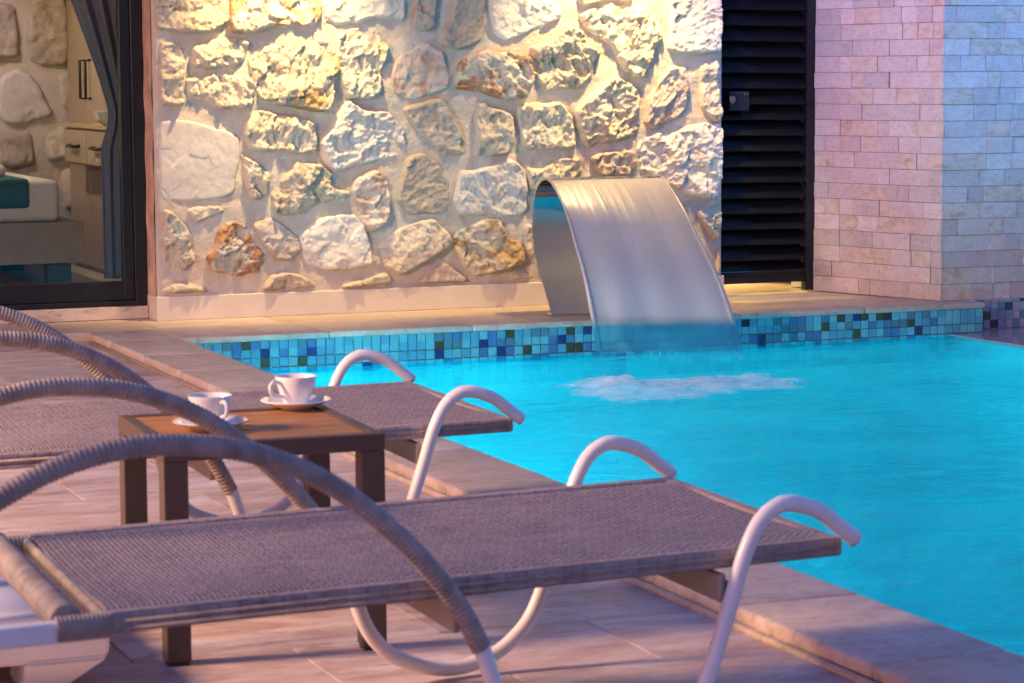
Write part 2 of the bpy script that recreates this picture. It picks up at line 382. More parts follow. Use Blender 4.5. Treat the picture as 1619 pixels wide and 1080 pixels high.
# mosaic band: the three rows above the water are single tiles
TP = .0437; TX0 = ony(680+50/5.397, 535, POOL_Y).x; TZ0 = ony(680, 480+320/5.397, POOL_Y).z
mos = {}
def add_dark(lst, x0, y0, s):
    for X, Y, c in lst:
        p = ony(x0+X/s, y0+Y/s, POOL_Y); mos[(math.floor((p.x-TX0)/TP), math.floor((TZ0-p.z)/TP))] = c
add_dark([(590, 320, 'g'), (700, 330, 'b'), (800, 330, 'o'), (910, 320, 'b'), (1020, 430, 'n'), (1020, 540, 'o'), (700, 430, 'b'), (800, 440, 's'), (1120, 310, 's'), (1230, 310, 's'), (1440, 310, 'g'), (1540, 300, 'b'), (1230, 410, 'b'), (1440, 400, 'b'), (1540, 400, 'n'), (1440, 510, 'o'), (1230, 510, 's'), (900, 540, 's'), (350, 330, 's')], 280, 500, 7.2)
add_dark([(85, 270, 'g'), (85, 360, 'o'), (80, 435, 'n'), (155, 260, 'g'), (160, 350, 'g'), (235, 270, 'b'), (235, 345, 'g'), (305, 270, 's'), (460, 340, 'n'), (460, 415, 'b'), (535, 255, 'b'), (535, 335, 'b'), (610, 330, 'b'), (610, 410, 'n'), (685, 250, 'o'), (685, 325, 'g'), (685, 405, 'b'), (755, 325, 's'), (830, 240, 's'), (830, 400, 'o'), (905, 240, 'g'), (980, 235, 'g'), (1055, 310, 'b'), (1055, 390, 'b'), (1130, 310, 'n'), (1130, 385, 's'), (1200, 230, 'o'), (1200, 310, 'b'), (1200, 385, 'o'), (1275, 390, 'o'), (1345, 230, 'n'), (1345, 390, 'b')], 680, 480, 5.397)
add_dark([(190, 685, 'k'), (355, 675, 'g'), (395, 670, 's'), (435, 670, 'b'), (478, 670, 'b'), (395, 720, 'g'), (435, 720, 'g'), (478, 715, 'g'), (600, 668, 'b'), (682, 665, 'o'), (762, 662, 'n'), (802, 660, 'o'), (880, 655, 'o'), (920, 655, 'k'), (600, 715, 'o'), (720, 710, 'g'), (840, 705, 'b'), (920, 700, 'b'), (960, 700, 'g'), (1000, 698, 'g'), (1035, 695, 'o'), (1035, 650, 'g'), (1110, 650, 'g'), (1150, 688, 'b'), (230, 772, 'b'), (270, 768, 'n'), (312, 765, 'g'), (355, 762, 'g'), (435, 758, 'g'), (518, 752, 'b'), (558, 750, 'b'), (680, 745, 's'), (760, 742, 'o'), (920, 735, 'b'), (960, 733, 'b'), (1073, 733, 'n')], 1120, 300, 3.2445)
TM = dict(s='tile_sky', b='tile_blue', n='tile_navy', g='tile_grey', o='tile_olive', k='tile_black', p='tile_cyan_lit', l='tile_unlit_lilac')
bm = bmesh.new(); box(bm, 0, TP-.0035, 0, .009, -TP+.0035, 0, bev=.0015, seg=1); tme = mesh_of(bm)
tmes = {}
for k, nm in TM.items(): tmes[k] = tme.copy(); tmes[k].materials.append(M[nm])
i0, i1 = math.ceil((POOL_X+.03-TX0)/TP), math.ceil((6.892-TX0)/TP)
under = {k: bmesh.new() for k in 'spbgnokl'}
for i in range(i0, i1):
    for j in range(-1, 5):
        z = TZ0-TP*j
        if z > -.028+TP*.7: continue
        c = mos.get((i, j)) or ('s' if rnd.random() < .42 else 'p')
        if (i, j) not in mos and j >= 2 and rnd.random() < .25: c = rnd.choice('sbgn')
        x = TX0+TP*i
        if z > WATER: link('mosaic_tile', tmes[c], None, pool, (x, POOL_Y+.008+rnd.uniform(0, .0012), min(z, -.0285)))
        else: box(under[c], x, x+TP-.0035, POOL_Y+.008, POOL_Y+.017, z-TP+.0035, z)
i2 = math.ceil((6.905-TX0)/TP)
for i in range(i2, i2+34):
    for j in range(-2, 4):
        z = TZ0-TP*j; x = TX0+TP*i; zt = min(z, -.002)
        if zt-(z-TP+.0035) < .006: continue
        c = rnd.choices('llgbnok', [5, 5, 2, 1, .6, .6, 1.6])[0]  # mostly the unlit copy, where the pool's glow stops
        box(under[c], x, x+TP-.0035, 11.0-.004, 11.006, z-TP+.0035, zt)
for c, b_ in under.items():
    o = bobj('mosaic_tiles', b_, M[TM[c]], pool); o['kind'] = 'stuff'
boxobj('pool_end_wall', (6.89, 9.05, 11.003, 11.2, -1.5, -.001), M['grout'], pool)
# ledge at the water line in front of the pillar
bm = bmesh.new()
a = [(6.70, 10.86), (6.735, 10.24), (7.2, 10.1), (8.9, 10.1), (8.9, 10.99), (6.90, 10.99), (6.885, 10.86)]
f = bm.faces.new([bm.verts.new((x, y, -.152)) for x, y in a]); f.normal_update()
if f.normal.z < 0: f.normal_flip()
ex = bmesh.ops.extrude_face_region(bm, geom=[f]); vs = [e for e in ex['geom'] if isinstance(e, bmesh.types.BMVert)]
for v in vs: v.co.z = -.172
bmesh.ops.recalc_face_normals(bm, faces=bm.faces)
bobj('ledge', bm, M['tile_unlit_lilac'], pool)
bm = bmesh.new(); quad(bm, ((bx0, by0, WATER), (bx1, by0, WATER), (bx1, by1, WATER), (bx0, by1, WATER)))
tag(bobj('water', bm, M['pool_water']), kind='structure')

# ------------------------------------------------------------------ rubble stone wall
def dist_poly(p, poly):
    best = 9
    for i in range(len(poly)):
        a = poly[i]; b = poly[(i+1) % len(poly)]; ab = b-a; t = max(0, min(1, (p-a).dot(ab)/ab.length_squared)); best = min(best, (p-a-ab*t).length)
    return best
def inside(p, poly):
    c = False; j = len(poly)-1
    for i in range(len(poly)):
        a, b = poly[i], poly[j]
        if (a.y > p.y) != (b.y > p.y) and p.x < (b.x-a.x)*(p.y-a.y)/(b.y-a.y)+a.x: c = not c
        j = i
    return c
def round_poly(poly, it=1):
    for _ in range(it):
        out = []
        for i in range(len(poly)):
            a, b = poly[i], poly[(i+1) % len(poly)]; out += [a.lerp(b, .14), a.lerp(b, .86)]
        poly = out
    return poly
def rock(poly, depth, rough, seed, step=.0064):
    """poly in wall coordinates (x, z); returns a mesh whose face comes forward (-y)"""
    poly = round_poly(poly, 1)
    dense = []
    for i in range(len(poly)):
        a, b = poly[i], poly[(i+1) % len(poly)]; k = max(1, int((b-a).length/step))
        for q in range(k):
            p = a.lerp(b, q/k); w = noise.noise_vector(Vector((p.x*22, p.y*22, seed)))*.006+noise.noise_vector(Vector((p.x*60, p.y*60, seed)))*.003; dense.append(p+Vector((w.x, w.y)))
    xs = [p.x for p in dense]; ys = [p.y for p in dense]; pts = list(dense); nb = len(dense)
    y = min(ys); r = 0
    while y < max(ys):
        x = min(xs)+(step/2 if r % 2 else 0)
        while x < max(xs):
            p = Vector((x+rnd.uniform(-.2, .2)*step, y+rnd.uniform(-.2, .2)*step))
            if inside(p, poly) and dist_poly(p, poly) > .0095: pts.append(p)
            x += step
        y += step*.87; r += 1
    res = geometry.delaunay_2d_cdt(pts, [], [list(range(nb))], 1, 1e-6)
    V, Fc = res[0], res[2]; vs = []
    cx = sum(xs)/nb; cy = sum(ys)/nb
    an = rnd.uniform(1.2, 2.4); th9 = rnd.uniform(0, 3.14); ca, sa = math.cos(th9), math.sin(th9)
    tilt = Vector((rnd.uniform(-.12, .12), rnd.uniform(-.15, .1)))*rough
    for iv, v in enumerate(V):
        p = Vector((v.x, v.y)); d = 0 if iv < nb else dist_poly(p, poly); q = Vector((p.x, p.y, seed*3.1))
        e = sstep(-.004, .022+.012*noise.noise(q*11), d)
        hh = depth + tilt.dot(p-Vector((cx, cy)))
        warp = q+noise.noise_vector(q*9)*.03
        w10 = warp*10.5; cp = noise.voronoi(w10)[1][0]
        facet = .5+.5*noise.noise(cp*7.7)
        pl = noise.noise_vector(cp*5.3); facet += (w10-cp).dot(pl)*1.6
        ra = Vector(((p.x*ca+p.y*sa)*1.0, (p.y*ca-p.x*sa)*an, seed*1.7))
        hh += .85*rough*(.020*noise.fractal(q*8, .8, 2, 3) + .032*(facet-.5) + .009*noise.fractal(ra*30, .35, 2.2, 4) - .022*(noise.turbulence(ra*9, 5, True)-.55))
        vs.append((p.x, -(e*hh-(1-e)*.012), p.y))
    me = bpy.data.meshes.new('stone'); me.from_pydata(vs, [], [tuple(f) for f in Fc])
    bm = bmesh.new(); bm.from_mesh(me); bmesh.ops.recalc_face_normals(bm, faces=bm.faces)
    if sum(f.normal.y*f.calc_area() for f in bm.faces) > 0: bmesh.ops.reverse_faces(bm, faces=bm.faces)
    bm.to_mesh(me); bm.free(); me.polygons.foreach_set('use_smooth', [True]*len(me.polygons)); return me
wall = tag(empty('stone_wall', (0, WALL_Y, 0)), 'rubble stone wall of pale rough boulders in mortar beside the pool', 'stone wall')
ZN = {'A': (230, 0, 4.5), 'B': (530, 0, 4.5), 'C': (820, 0, 4.5), 'D': (230, 220, 4.1545), 'E': (530, 220, 4.1545), 'F': (820, 220, 3.177), 'P': (0, 0, 1)}
c, w, b_, o_, g_, p_ = 'stone_cream', 'stone_white', 'stone_brown', 'stone_orange', 'stone_gold', 'stone_pink'
STONES = [
 ('A', c, 1, [(75, -60), (585, -60), (600, 150), (470, 225), (250, 240), (78, 220)]), ('A', g_, 1, [(615, -60), (1230, -60), (1230, 150), (1180, 205), (900, 195), (760, 240), (640, 235), (605, 190)]),
 ('P', w, .5, [(508, -15), (636, -15), (636, 35), (600, 30), (540, 42), (515, 35)]), ('A', c, 1, [(88, 300), (130, 285), (260, 325), (290, 450), (270, 600), (275, 740), (90, 740)]),
 ('A', c, 1, [(340, 330), (480, 270), (640, 260), (735, 300), (700, 440), (600, 480), (450, 490), (350, 480)]), ('A', c, 1.2, [(300, 560), (520, 515), (680, 530), (770, 600), (770, 700), (720, 790), (620, 770), (480, 775), (370, 720), (320, 680)]),
 ('A', g_, 1.3, [(790, 600), (740, 440), (840, 345), (1050, 282), (1280, 290), (1365, 420), (1330, 560), (1310, 700), (1260, 780), (1130, 765), (960, 740), (820, 700)]), ('P', w, .11, [(249, 194), (297, 193), (337, 203), (376, 217), (375, 256), (370, 300), (345, 313), (302, 315), (251, 314)]),
 ('P', c, 1.2, [(391, 191), (408, 175), (441, 178), (475, 185), (494, 193), (499, 222), (497, 240), (470, 243), (430, 238), (398, 238), (389, 218)]), ('P', c, 1.3, [(531, 62), (557, 45), (590, 47), (614, 72), (602, 110), (603, 142), (585, 153), (546, 153), (536, 120), (532, 90)]),
 ('B', p_, .45, [(380, 570), (450, 400), (640, 300), (760, 380), (790, 540), (780, 640), (560, 715), (420, 665)]), ('B', b_, .8, [(560, -40), (720, -40), (710, 190), (660, 230), (570, 222), (535, 200)]),
 ('B', b_, .8, [(825, -40), (1060, -40), (1060, 220), (1030, 290), (900, 350), (765, 330), (765, 200), (815, 120)]), ('P', w, .5, [(778, -9), (776, 18), (783, 51), (803, 64), (828, 55), (860, 42), (885, 31), (876, -9)]),
 ('B', o_, 1.1, [(865, 560), (890, 430), (1050, 360), (1230, 365), (1370, 415), (1390, 600), (1330, 695), (1180, 705), (990, 660), (865, 630)]), ('P', w, .8, [(507, 222), (525, 200), (551, 158), (575, 176), (612, 178), (636, 205), (640, 230), (635, 248), (600, 252), (560, 262), (530, 268), (512, 245)]),
 ('P', b_, .7, [(639, 175), (650, 167), (694, 156), (708, 169), (723, 200), (737, 222), (735, 243), (695, 248), (680, 225), (655, 205)]), ('P', c, .9, [(754, 163), (766, 161), (781, 171), (801, 176), (812, 187), (808, 231), (806, 240), (790, 245), (748, 246), (752, 215), (750, 190)]),
 ('P', c, 1, [(821, 168), (842, 163), (884, 163), (902, 184), (907, 211), (909, 231), (893, 236), (831, 236), (822, 200)]), ('C', c, 1.3, [(100, 330), (230, 290), (330, 180), (450, 230), (490, 330), (585, 370), (520, 430), (520, 530), (400, 640), (320, 620), (180, 650), (130, 560), (110, 450)]),
 ('C', g_, 1.3, [(430, 110), (560, 60), (700, 80), (830, 60), (960, 90), (1000, 230), (940, 400), (890, 540), (830, 540), (740, 490), (660, 330), (600, 290), (540, 260), (480, 200)]), ('C', c, .7, [(420, -60), (820, -60), (790, 20), (600, 30), (450, 45)]),
 ('C', w, .7, [(1080, -40), (1430, -40), (1430, 300), (1420, 370), (1140, 380), (1055, 350), (1080, 170)]), ('C', p_, .7, [(925, 680), (1000, 560), (1080, 470), (1190, 490), (1200, 600), (1190, 770), (1090, 850), (960, 920), (895, 870)]),
 ('C', c, 1, [(1285, 460), (1425, 430), (1435, 860), (1380, 860), (1285, 770)]), ('C', c, 1.2, [(405, 780), (540, 660), (660, 555), (790, 600), (855, 680), (835, 800), (860, 870), (800, 970), (640, 1005), (490, 1045), (435, 920)]),
 ('P', w, 1, [(1015, 222), (1042, 209), (1064, 211), (1104, 196), (1138, 198), (1138, 300), (1120, 312), (1085, 305), (1060, 290), (1015, 275), (1009, 240)]), ('P', b_, 1, [(933, 248), (962, 237), (1005, 237), (1005, 273), (990, 279), (946, 279)]),
 ('P', c, 1, [(834, 262), (860, 265), (883, 248), (914, 247), (920, 275), (899, 290), (861, 300), (840, 300)]), ('F', c, 1, [(890, 360), (1000, 300), (1015, 330), (1015, 480), (980, 510), (920, 430)]),
 ('F', c, .8, [(985, 545), (1015, 535), (1015, 690), (990, 690)]), ('D', c, 1.2, [(625, 90), (720, 140), (830, 230), (800, 370), (700, 395), (640, 290)]),
 ('D', c, 1.4, [(838, 330), (940, 220), (1000, 140), (1160, 180), (1225, 230), (1215, 310), (1330, 330), (1320, 385), (1150, 420), (1000, 490), (850, 495)]), ('D', c, .6, [(255, 460), (370, 425), (490, 435), (535, 480), (400, 530), (340, 560)]),
 ('D', c, 1.2, [(105, 470), (180, 480), (290, 600), (325, 780), (250, 855), (110, 840)]), ('D', o_, 1.2, [(470, 600), (560, 540), (640, 565), (700, 640), (775, 780), (740, 865), (600, 895), (440, 865), (405, 770), (455, 700)]),
 ('D', p_, .7, [(705, 570), (830, 505), (930, 580), (1010, 640), (1020, 730), (940, 800), (840, 790), (760, 690)]), ('P', w, .5, [(472, 374), (507, 348), (540, 338), (560, 340), (573, 357), (585, 390), (588, 417), (555, 424), (520, 426), (486, 417)]),
 ('D', c, .9, [(785, 955), (830, 880), (930, 870), (1030, 890), (1130, 950), (1110, 985), (770, 995)]), ('D', c, .7, [(100, 970), (200, 940), (300, 940), (445, 1005), (90, 1025)]),
 ('E', c, .7, [(0, 965), (200, 900), (330, 870), (390, 950), (200, 975), (0, 985)]), ('E', p_, 1, [(98, 330), (130, 260), (260, 205), (335, 260), (362, 400), (350, 520), (250, 605), (190, 600), (145, 450)]),
 ('E', b_, .45, [(415, 300), (475, 130), (580, 95), (680, 165), (745, 290), (735, 480), (480, 490), (405, 400)]), ('E', w, .55, [(795, 330), (830, 205), (960, 195), (1130, 135), (1245, 200), (1255, 440), (1200, 505), (840, 495), (785, 400)]),
 ('E', c, .8, [(290, 690), (400, 600), (540, 540), (640, 525), (735, 620), (755, 700), (600, 790), (440, 885), (325, 825)]), ('E', g_, .8, [(775, 630), (950, 540), (1080, 525), (1135, 650), (1225, 680), (1225, 800), (1080, 855), (900, 905), (805, 760)]),
 ('E', p_, .35, [(540, 950), (640, 830), (720, 808), (820, 860), (885, 940)]), ('E', c, .6, [(1170, 885), (1240, 855), (1300, 890), (1280, 930), (1170, 925)]), ('E', c, .9, [(1230, 570), (1290, 555), (1300, 800), (1225, 745)]),
]
for i, (zn, mt, rough, pts) in enumerate(STONES):
    ox, oy, s = ZN[zn]; poly = []
    for x, y in pts:
        p = ony(ox+x/s, oy+y/s, WALL_Y-.02); poly.append(Vector((p.x, p.z)))
    ce = sum(poly, Vector((0, 0)))/len(poly); poly = [ce+(p-ce)*1.11 for p in poly]; poly = [Vector((min(WX1-.004, max(WX0+.004, p.x)), max(.108, p.y))) for p in poly]
    me = rock(poly, .030+.018*min(rough, 1), rough, i*1.37+2)
    link('stone', me, M[mt], wall, (0, 0, 0))
# courses above the picture, same masonry
z = 1.585; i = 100
while z < 2.5:
    h = rnd.uniform(.2, .26); x = WX0+.01+rnd.uniform(0, .03)
    while x < WX1-.12:
        w_ = min(rnd.uniform(.2, .4), WX1-.01-x)
        poly = [Vector((x+w_*a+rnd.uniform(-.02, .02)*(0 < a < 1), z+h*b2+rnd.uniform(-.018, .018))) for a, b2 in ((.02, .15), (.1, 0), (.5, -.02), (.9, .02), (.99, .3), (.98, .8), (.85, .98), (.4, 1), (.1, .92), (0, .6))]
        poly = [Vector((min(WX1-.004, max(WX0+.004, p.x)), p.y)) for p in poly]
        link('stone', rock(poly, .04, 1, i, .014), M[rnd.choice([c, c, w, b_, p_, g_])], wall); i += 1; x += w_+.035
    z += h+.035
# mortar bed
nx, nz = 230, 200; vs, fs = [], []
for j in range(nz+1):
    for i in range(nx+1):
        x = WX0+(WX1-WX0)*i/nx; z = -.05+2.65*j/nz; q = Vector((x, z, 3))
        d = .016+.014*noise.fractal(q*5, .8, 2, 3)+.004*noise.noise(q*26)
        if i in (0, nx): d = .002*noise.noise(q*20)
        vs.append((x, -d, z))
for j in range(nz):
    for i in range(nx): k = j*(nx+1)+i; fs.append((k, k+1, k+nx+2, k+nx+1))
me = bpy.data.meshes.new('mortar'); me.from_pydata(vs, [], fs); me.polygons.foreach_set('use_smooth', [True]*len(fs)); link('mortar_bed', me, M['mortar'], wall)
boxobj('wall_core', (WX0+.002, WX1-.002, .014, .22, -.05, 2.6), M['mortar'], wall)
bm = bmesh.new(); nz = 60; rows = []
for j in range(nz+1):
    z = .10+2.5*j/nz; dx = .006*noise.noise(Vector((z*7, 1, 2)))+.003*noise.noise(Vector((z*30, 4, 2)))
    rows.append([bm.verts.new((WX0-.004+dx, y, z)) for y in (-.004+dx, .05, .10, .17, .215)])
for j in range(nz):
    for k in range(4): bm.faces.new((rows[j][k], rows[j+1][k], rows[j+1][k+1], rows[j][k+1]))
bobj('jamb_facing', bm, M['jamb_plaster'], wall, True)
boxobj('skirting', (WX0-.008, WX1+.003, -.034, .20, -.004, .112), M['render_white'], wall, .005)

# ------------------------------------------------------------------ split-stone pillar at the right
pillar = tag(empty('brick_pillar', (0, 0, 0)), 'pillar clad in narrow split stone bricks at the right edge of the pool', 'pillar')
bm = bmesh.new()
core = [(P0.x+.02, P0.y+.3), (P0.x+.02, P0.y), (P1.x+.012, P1.y+.015), (9.0, P1.y+.015), (9.0, P0.y+.3)]
f = bm.faces.new([bm.verts.new((x, y, 0.001)) for x, y in core]); ex = bmesh.ops.extrude_face_region(bm, geom=[f])
for v in [e for e in ex['geom'] if isinstance(e, bmesh.types.BMVert)]: v.co.z = 2.62
bmesh.ops.recalc_face_normals(bm, faces=bm.faces); bobj('core', bm, M['grout'], pillar)
CH = .0822
def brick_run(A, dirv, nrm, length, keep_len, first):
    rest = bmesh.new()
    for j in range(32):
        s = first(j)
        z = j*CH
        while s < length-.01:
            L = min(rnd.choice([.075, .10, .13, .15, .18, .22, .26]), length-s)
            if length-s-L < .05: L = length-s
            out = rnd.choice([.006, .007, .008, .009, .011, .014]); a = A+dirv*(s+.0008); bq = A+dirv*(s+L-.0008)
            z0, z1 = z+.0008, z+CH-.0008
            co = []
            tl = rnd.uniform(-.002, .002)
            for pnt in (a, bq):
                for zz in (z0, z1):
                    for dpt in (.0, 1.0): co.append(pnt+Vector((0, 0, zz))+nrm*((out+tl*(1 if pnt is a else -1)) if dpt else -.012))
            idx = ((0, 1, 3, 2), (4, 6, 7, 5), (0, 4, 5, 1), (2, 3, 7, 6), (1, 5, 7, 3))
            big = z < 1.66 and s < keep_len
            tb = bmesh.new() if big else rest
            vv = [tb.verts.new(p) for p in co]
            for f in idx: tb.faces.new([vv[k] for k in f])
            if big:
                bmesh.ops.recalc_face_normals(tb, faces=tb.faces)
                es = [e for e in tb.edges if sum(1 for v in e.verts if v in (vv[1], vv[3], vv[5], vv[7])) == 2]
                bmesh.ops.bevel(tb, geom=es, offset=.0008, segments=1, affect='EDGES')
                bobj('brick', tb, M['split_brick_warm'] if rnd.random() < .22 else M['split_brick'], pillar)
            s += L
    bmesh.ops.recalc_face_normals(rest, faces=rest.faces)
    o = bobj('bricks', rest, M['split_brick'], pillar); o['kind'] = 'stuff'
dv = (P1-P0); Lp = dv.length; dv.normalize(); nv = Vector((dv.y, -dv.x, 0)).normalized()
if nv.x > 0: nv = -nv
brick_run(P0, dv, nv, Lp+.008, 9, lambda j: 0)
brick_run(P1, Vector((1, 0, 0)), Vector((0, -1, 0)), 2.2, .8, lambda j: rnd.uniform(-.018, -.008))

# ------------------------------------------------------------------ louvred door
DY = 11.86
door = tag(empty('louvre_door', (0, DY, 0)), 'black louvred metal door between the stone wall and the brick pillar', 'door')
DX0, DX1 = 5.80, 6.415
boxobj('stile', (DX1, 6.474, -.02, .03, .004, 2.12), M['black_frame'], door, .003)
boxobj('stile', (DX0-.06, DX0, -.02, .03, .02, 2.12), M['black_frame'], door, .003)
boxobj('bottom_rail', (DX0, DX1-.001, -.016, .026, .05, .115), M['black_frame'], door, .003)
boxobj('top_rail', (DX0, DX1-.001, -.016, .026, 2.06, 2.12), M['black_frame'], door, .003)
bm = bmesh.new(); box(bm, DX0, DX1-.002, -.05, .05, -.005, .005, bev=.002, seg=1, M=Matrix.Rotation(R(52), 4, 'X')); slat = mesh_of(bm); slat.materials.append(M['black_slat'])
z0 = ony(1200, 44.5, DY).z
zz = z0
while zz > .17: zz -= .0817
while zz < 2.05:
    o = link('slat', slat, None, door, (0, .006, zz-.025)); o.rotation_euler.y = R(.6); o.location.z += .06; zz += .0817
lp = boxobj('lock_plate', (5.945, 6.06, -.056, -.02, .955, 1.055), M['black_frame'], door, .004)
pk = ony(1158, 158, DY-.06)
bm = bmesh.new(); f = bm.faces.new([bm.verts.new((x, 0, z)) for x, z in ((-.016, .018), (.016, .018), (.018, .0), (.009, -.016), (0, -.021), (-.009, -.016), (-.018, 0))])
ex = bmesh.ops.extrude_face_region(bm, geom=[f])
for v in [e for e in ex['geom'] if isinstance(e, bmesh.types.BMVert)]: v.co.y = .008
bmesh.ops.recalc_face_normals(bm, faces=bm.faces)
o = bobj('escutcheon', bm, M['chrome'], lp); o.location = (pk.x, -.062, pk.z)
pk = ony(1180, 149, DY-.06); boxobj('screw', (pk.x-.014, pk.x-.003, -.062, -.05, pk.z-.004, pk.z+.004), M['chrome'], lp); boxobj('screw', (pk.x+.003, pk.x+.012, -.062, -.05, pk.z-.004, pk.z+.004), M['chrome'], lp)

# ------------------------------------------------------------------ house shell: header, ceiling, room
house = tag(empty('house_shell', (0, 0, 0)), 'plastered room shell behind the glass door', 'house')
boxobj('roof_slab', (-4, 9.5, 10.85, 16.5, 2.66, 2.9), M['house_plaster'], house)
boxobj('ceiling', (-3.9, 5.7, 12.2, 14.9, 2.45, 2.5), M['room_plaster'], house)
boxobj('lintel', (-4, WX0-.02, 11.86, 12.2, 2.2, 2.65), M['house_plaster'], house)
boxobj('lintel', (WX1+.005, 6.47, 11.83, 12.0, 2.13, 2.65), M['house_plaster'], house)
boxobj('back_wall', (-4, 3.75, 14.62, 14.9, .06, 2.45), M['room_plaster'], house)
boxobj('side_wall', (3.66, 3.74, 11.96, 14.61, .06, 2.45), M['room_plaster'], house)
boxobj('side_wall', (-4, -3.9, 12.2, 14.6, .06, 2.45), M['room_plaster'], house)
boxobj('passage_wall', (3.8, 9.0, 13.2, 13.35, 0, 2.65), M['house_plaster'], house)
boxobj('floor_slab', (-4, 3.74, 11.985, 14.9, -.05, .06), M['room_floor'], house)
boxobj('passage_floor', (3.8, 9.0, 11.955, 13.2, -.06, -.006), M['strip_stone'], house)
# glass door
gd = tag(empty('glass_door', (0, 0, 0)), 'black framed sliding glass door left of the stone wall', 'glass door')
GY = 11.90
boxobj('sill', (-4, WX0-.01, GY-.05, GY+.09, -.002, .058), M['coping_stone'], gd, .004)
boxobj('outer_frame', (2.815, 2.873, GY-.02, GY+.07, .06, 2.2), M['black_frame'], gd, .003)
boxobj('outer_frame', (-4, 2.815, GY-.022, GY+.07, .059, .085), M['black_frame'], gd, .003)
boxobj('sash_stile', (2.762, 2.814, GY-.008, GY+.04, .086, 2.2), M['black_frame'], gd, .003)
boxobj('sash_rail', (.6, 2.762, GY-.007, GY+.04, .086, .176), M['black_frame'], gd, .003)
boxobj('sash_stile', (.54, .6, GY-.008, GY+.04, .086, 2.2), M['black_frame'], gd, .003)
boxobj('pane', (.6, 2.762, GY+.012, GY+.018, .176, 2.2), M['window_glass'], gd)
boxobj('pane', (-4, .54, GY+.012, GY+.018, .086, 2.2), M['window_glass'], gd)
# interior stone wall
iw = tag(empty('interior_stone_wall', (0, 14.61, 0)), 'dim stone wall inside the room behind the glass', 'stone wall')
boxobj('mortar_bed', (.5, 3.7, .0, .012, .06, 2.45), M['mortar'], iw)
IST = [('P', w, .35, [(-6, 140), (5, 118), (28, 106), (48, 116), (66, 135), (74, 158), (87, 176), (76, 190), (56, 192), (44, 200), (12, 200), (0, 190)]),
 ('P', b_, .8, [(44, 20), (60, 2), (106, -8), (112, 60), (112, 104), (72, 108), (46, 96), (42, 60)]), ('P', b_, .8, [(-30, 2), (28, 2), (32, 60), (34, 92), (-30, 96)]),
 ('P', b_, .7, [(0, 212), (54, 206), (58, 262), (22, 272), (2, 262)]), ('P', c, .7, [(72, 214), (104, 194), (122, 200), (122, 250), (76, 258)]), ('P', p_, .8, [(96, 270), (124, 264), (128, 330), (104, 334)]), ('P', b_, .7, [(90, 122), (120, 112), (122, 176), (100, 172)]),
 ('P', c, .7, [(28, -60), (112, -60), (110, -16), (60, -8), (32, -10)])]
for i, (zn, mt, rough, pts) in enumerate(IST):
    poly = [Vector((p.x, p.z)) for p in (ony(x, y, 14.58) for x, y in pts)]
    link('stone', rock(poly, .04, rough, i+60, .014), M[mt], iw)
# bed
bed = tag(empty('bed', (0, 0, 0)), 'low grey bed with a white mattress inside the room', 'bed')
boxobj('bed_base', (.9, 2.81, 13.0, 14.5, .19, .405), M['bed_wood'], bed, .004)
for x, y in ((2.63, 13.03), (2.63, 14.3), (1.0, 13.03), (1.0, 14.3)): boxobj('leg', (x, x+.12, y, y+.12, .06, .19), M['blue_leg'], bed, .003)
boxobj('mattress', (.92, 2.70, 13.03, 14.46, .405, .62), M['linen_white'], bed, .035, 4, True)
th = tag(boxobj('throw_blanket', (1.0, 2.54, 13.012, 13.8, .478, .632), M['teal_cloth'], None, .02, 3, True), 'teal throw blanket folded over the front of the bed', 'blanket')
tw = tag(boxobj('folded_towel', (1.5, 2.46, 13.2, 13.6, .633, .70), M['linen_white'], None, .03, 4, True), 'folded white towel on the bed behind the glass', 'towel')
# wardrobe and drawers
wd = tag(empty('wardrobe', (0, 0, 0)), 'tall brown wardrobe with a black bar handle in the room', 'wardrobe')
boxobj('carcass', (3.10, 3.65, 12.9, 14.60, .061, 2.3), M['cabinet_wood'], wd, .003)
d_ = boxobj('wardrobe_door', (3.082, 3.098, 14.03, 14.58, .09, 2.25), M['cabinet_wood'], wd, .002); boxobj('wardrobe_door', (3.082, 3.098, 13.46, 14.02, .09, 2.25), M['cabinet_wood'], wd, .002)
link('handle', tube_mesh([(3.08, 14.1, 1.24), (3.05, 14.1, 1.24), (3.05, 14.1, 1.03), (3.08, 14.1, 1.03)], .008, 8), M['black_frame'], d_)
link('handle', tube_mesh([(3.08, 13.96, 1.24), (3.05, 13.96, 1.24), (3.05, 13.96, 1.03), (3.08, 13.96, 1.03)], .008, 8), M['black_frame'], d_)
dr = tag(empty('drawer_chest', (0, 0, 0)), 'floating wooden drawer unit with two dark handles in the room', 'drawers')
boxobj('carcass', (2.965, 3.079, 12.92, 14.10, .672, .872), M['cabinet_wood'], dr, .003)
boxobj('top', (2.94, 3.079, 12.90, 14.11, .873, .893), M['cabinet_top'], dr, .003)
for y0, y1 in ((12.94, 13.5), (13.51, 14.08)):
    q = boxobj('drawer', (2.95, 2.964, y0, y1, .682, .862), M['cabinet_wood'], dr, .002)
    ym = (y0+y1)/2; link('handle', tube_mesh([(2.95, ym-.11, .775), (2.925, ym-.1, .772), (2.925, ym+.1, .772), (2.95, ym+.11, .775)], .009, 8), M['black_frame'], q)
bw = tag(link('crystal_bowl', lathe_mesh([(.0, 0), (.045, .0), (.085, .03), (.10, .075), (.092, .08), (.075, .035), (0, .012)], 14), simple('cut_glass', (.78, .76, .72), .22, .3), None, (3.005, 13.12, .894)), 'small sparkling cut glass bowl on the drawer unit', 'bowl')
bw.data.polygons.foreach_set('use_smooth', [False]*len(bw.data.polygons))
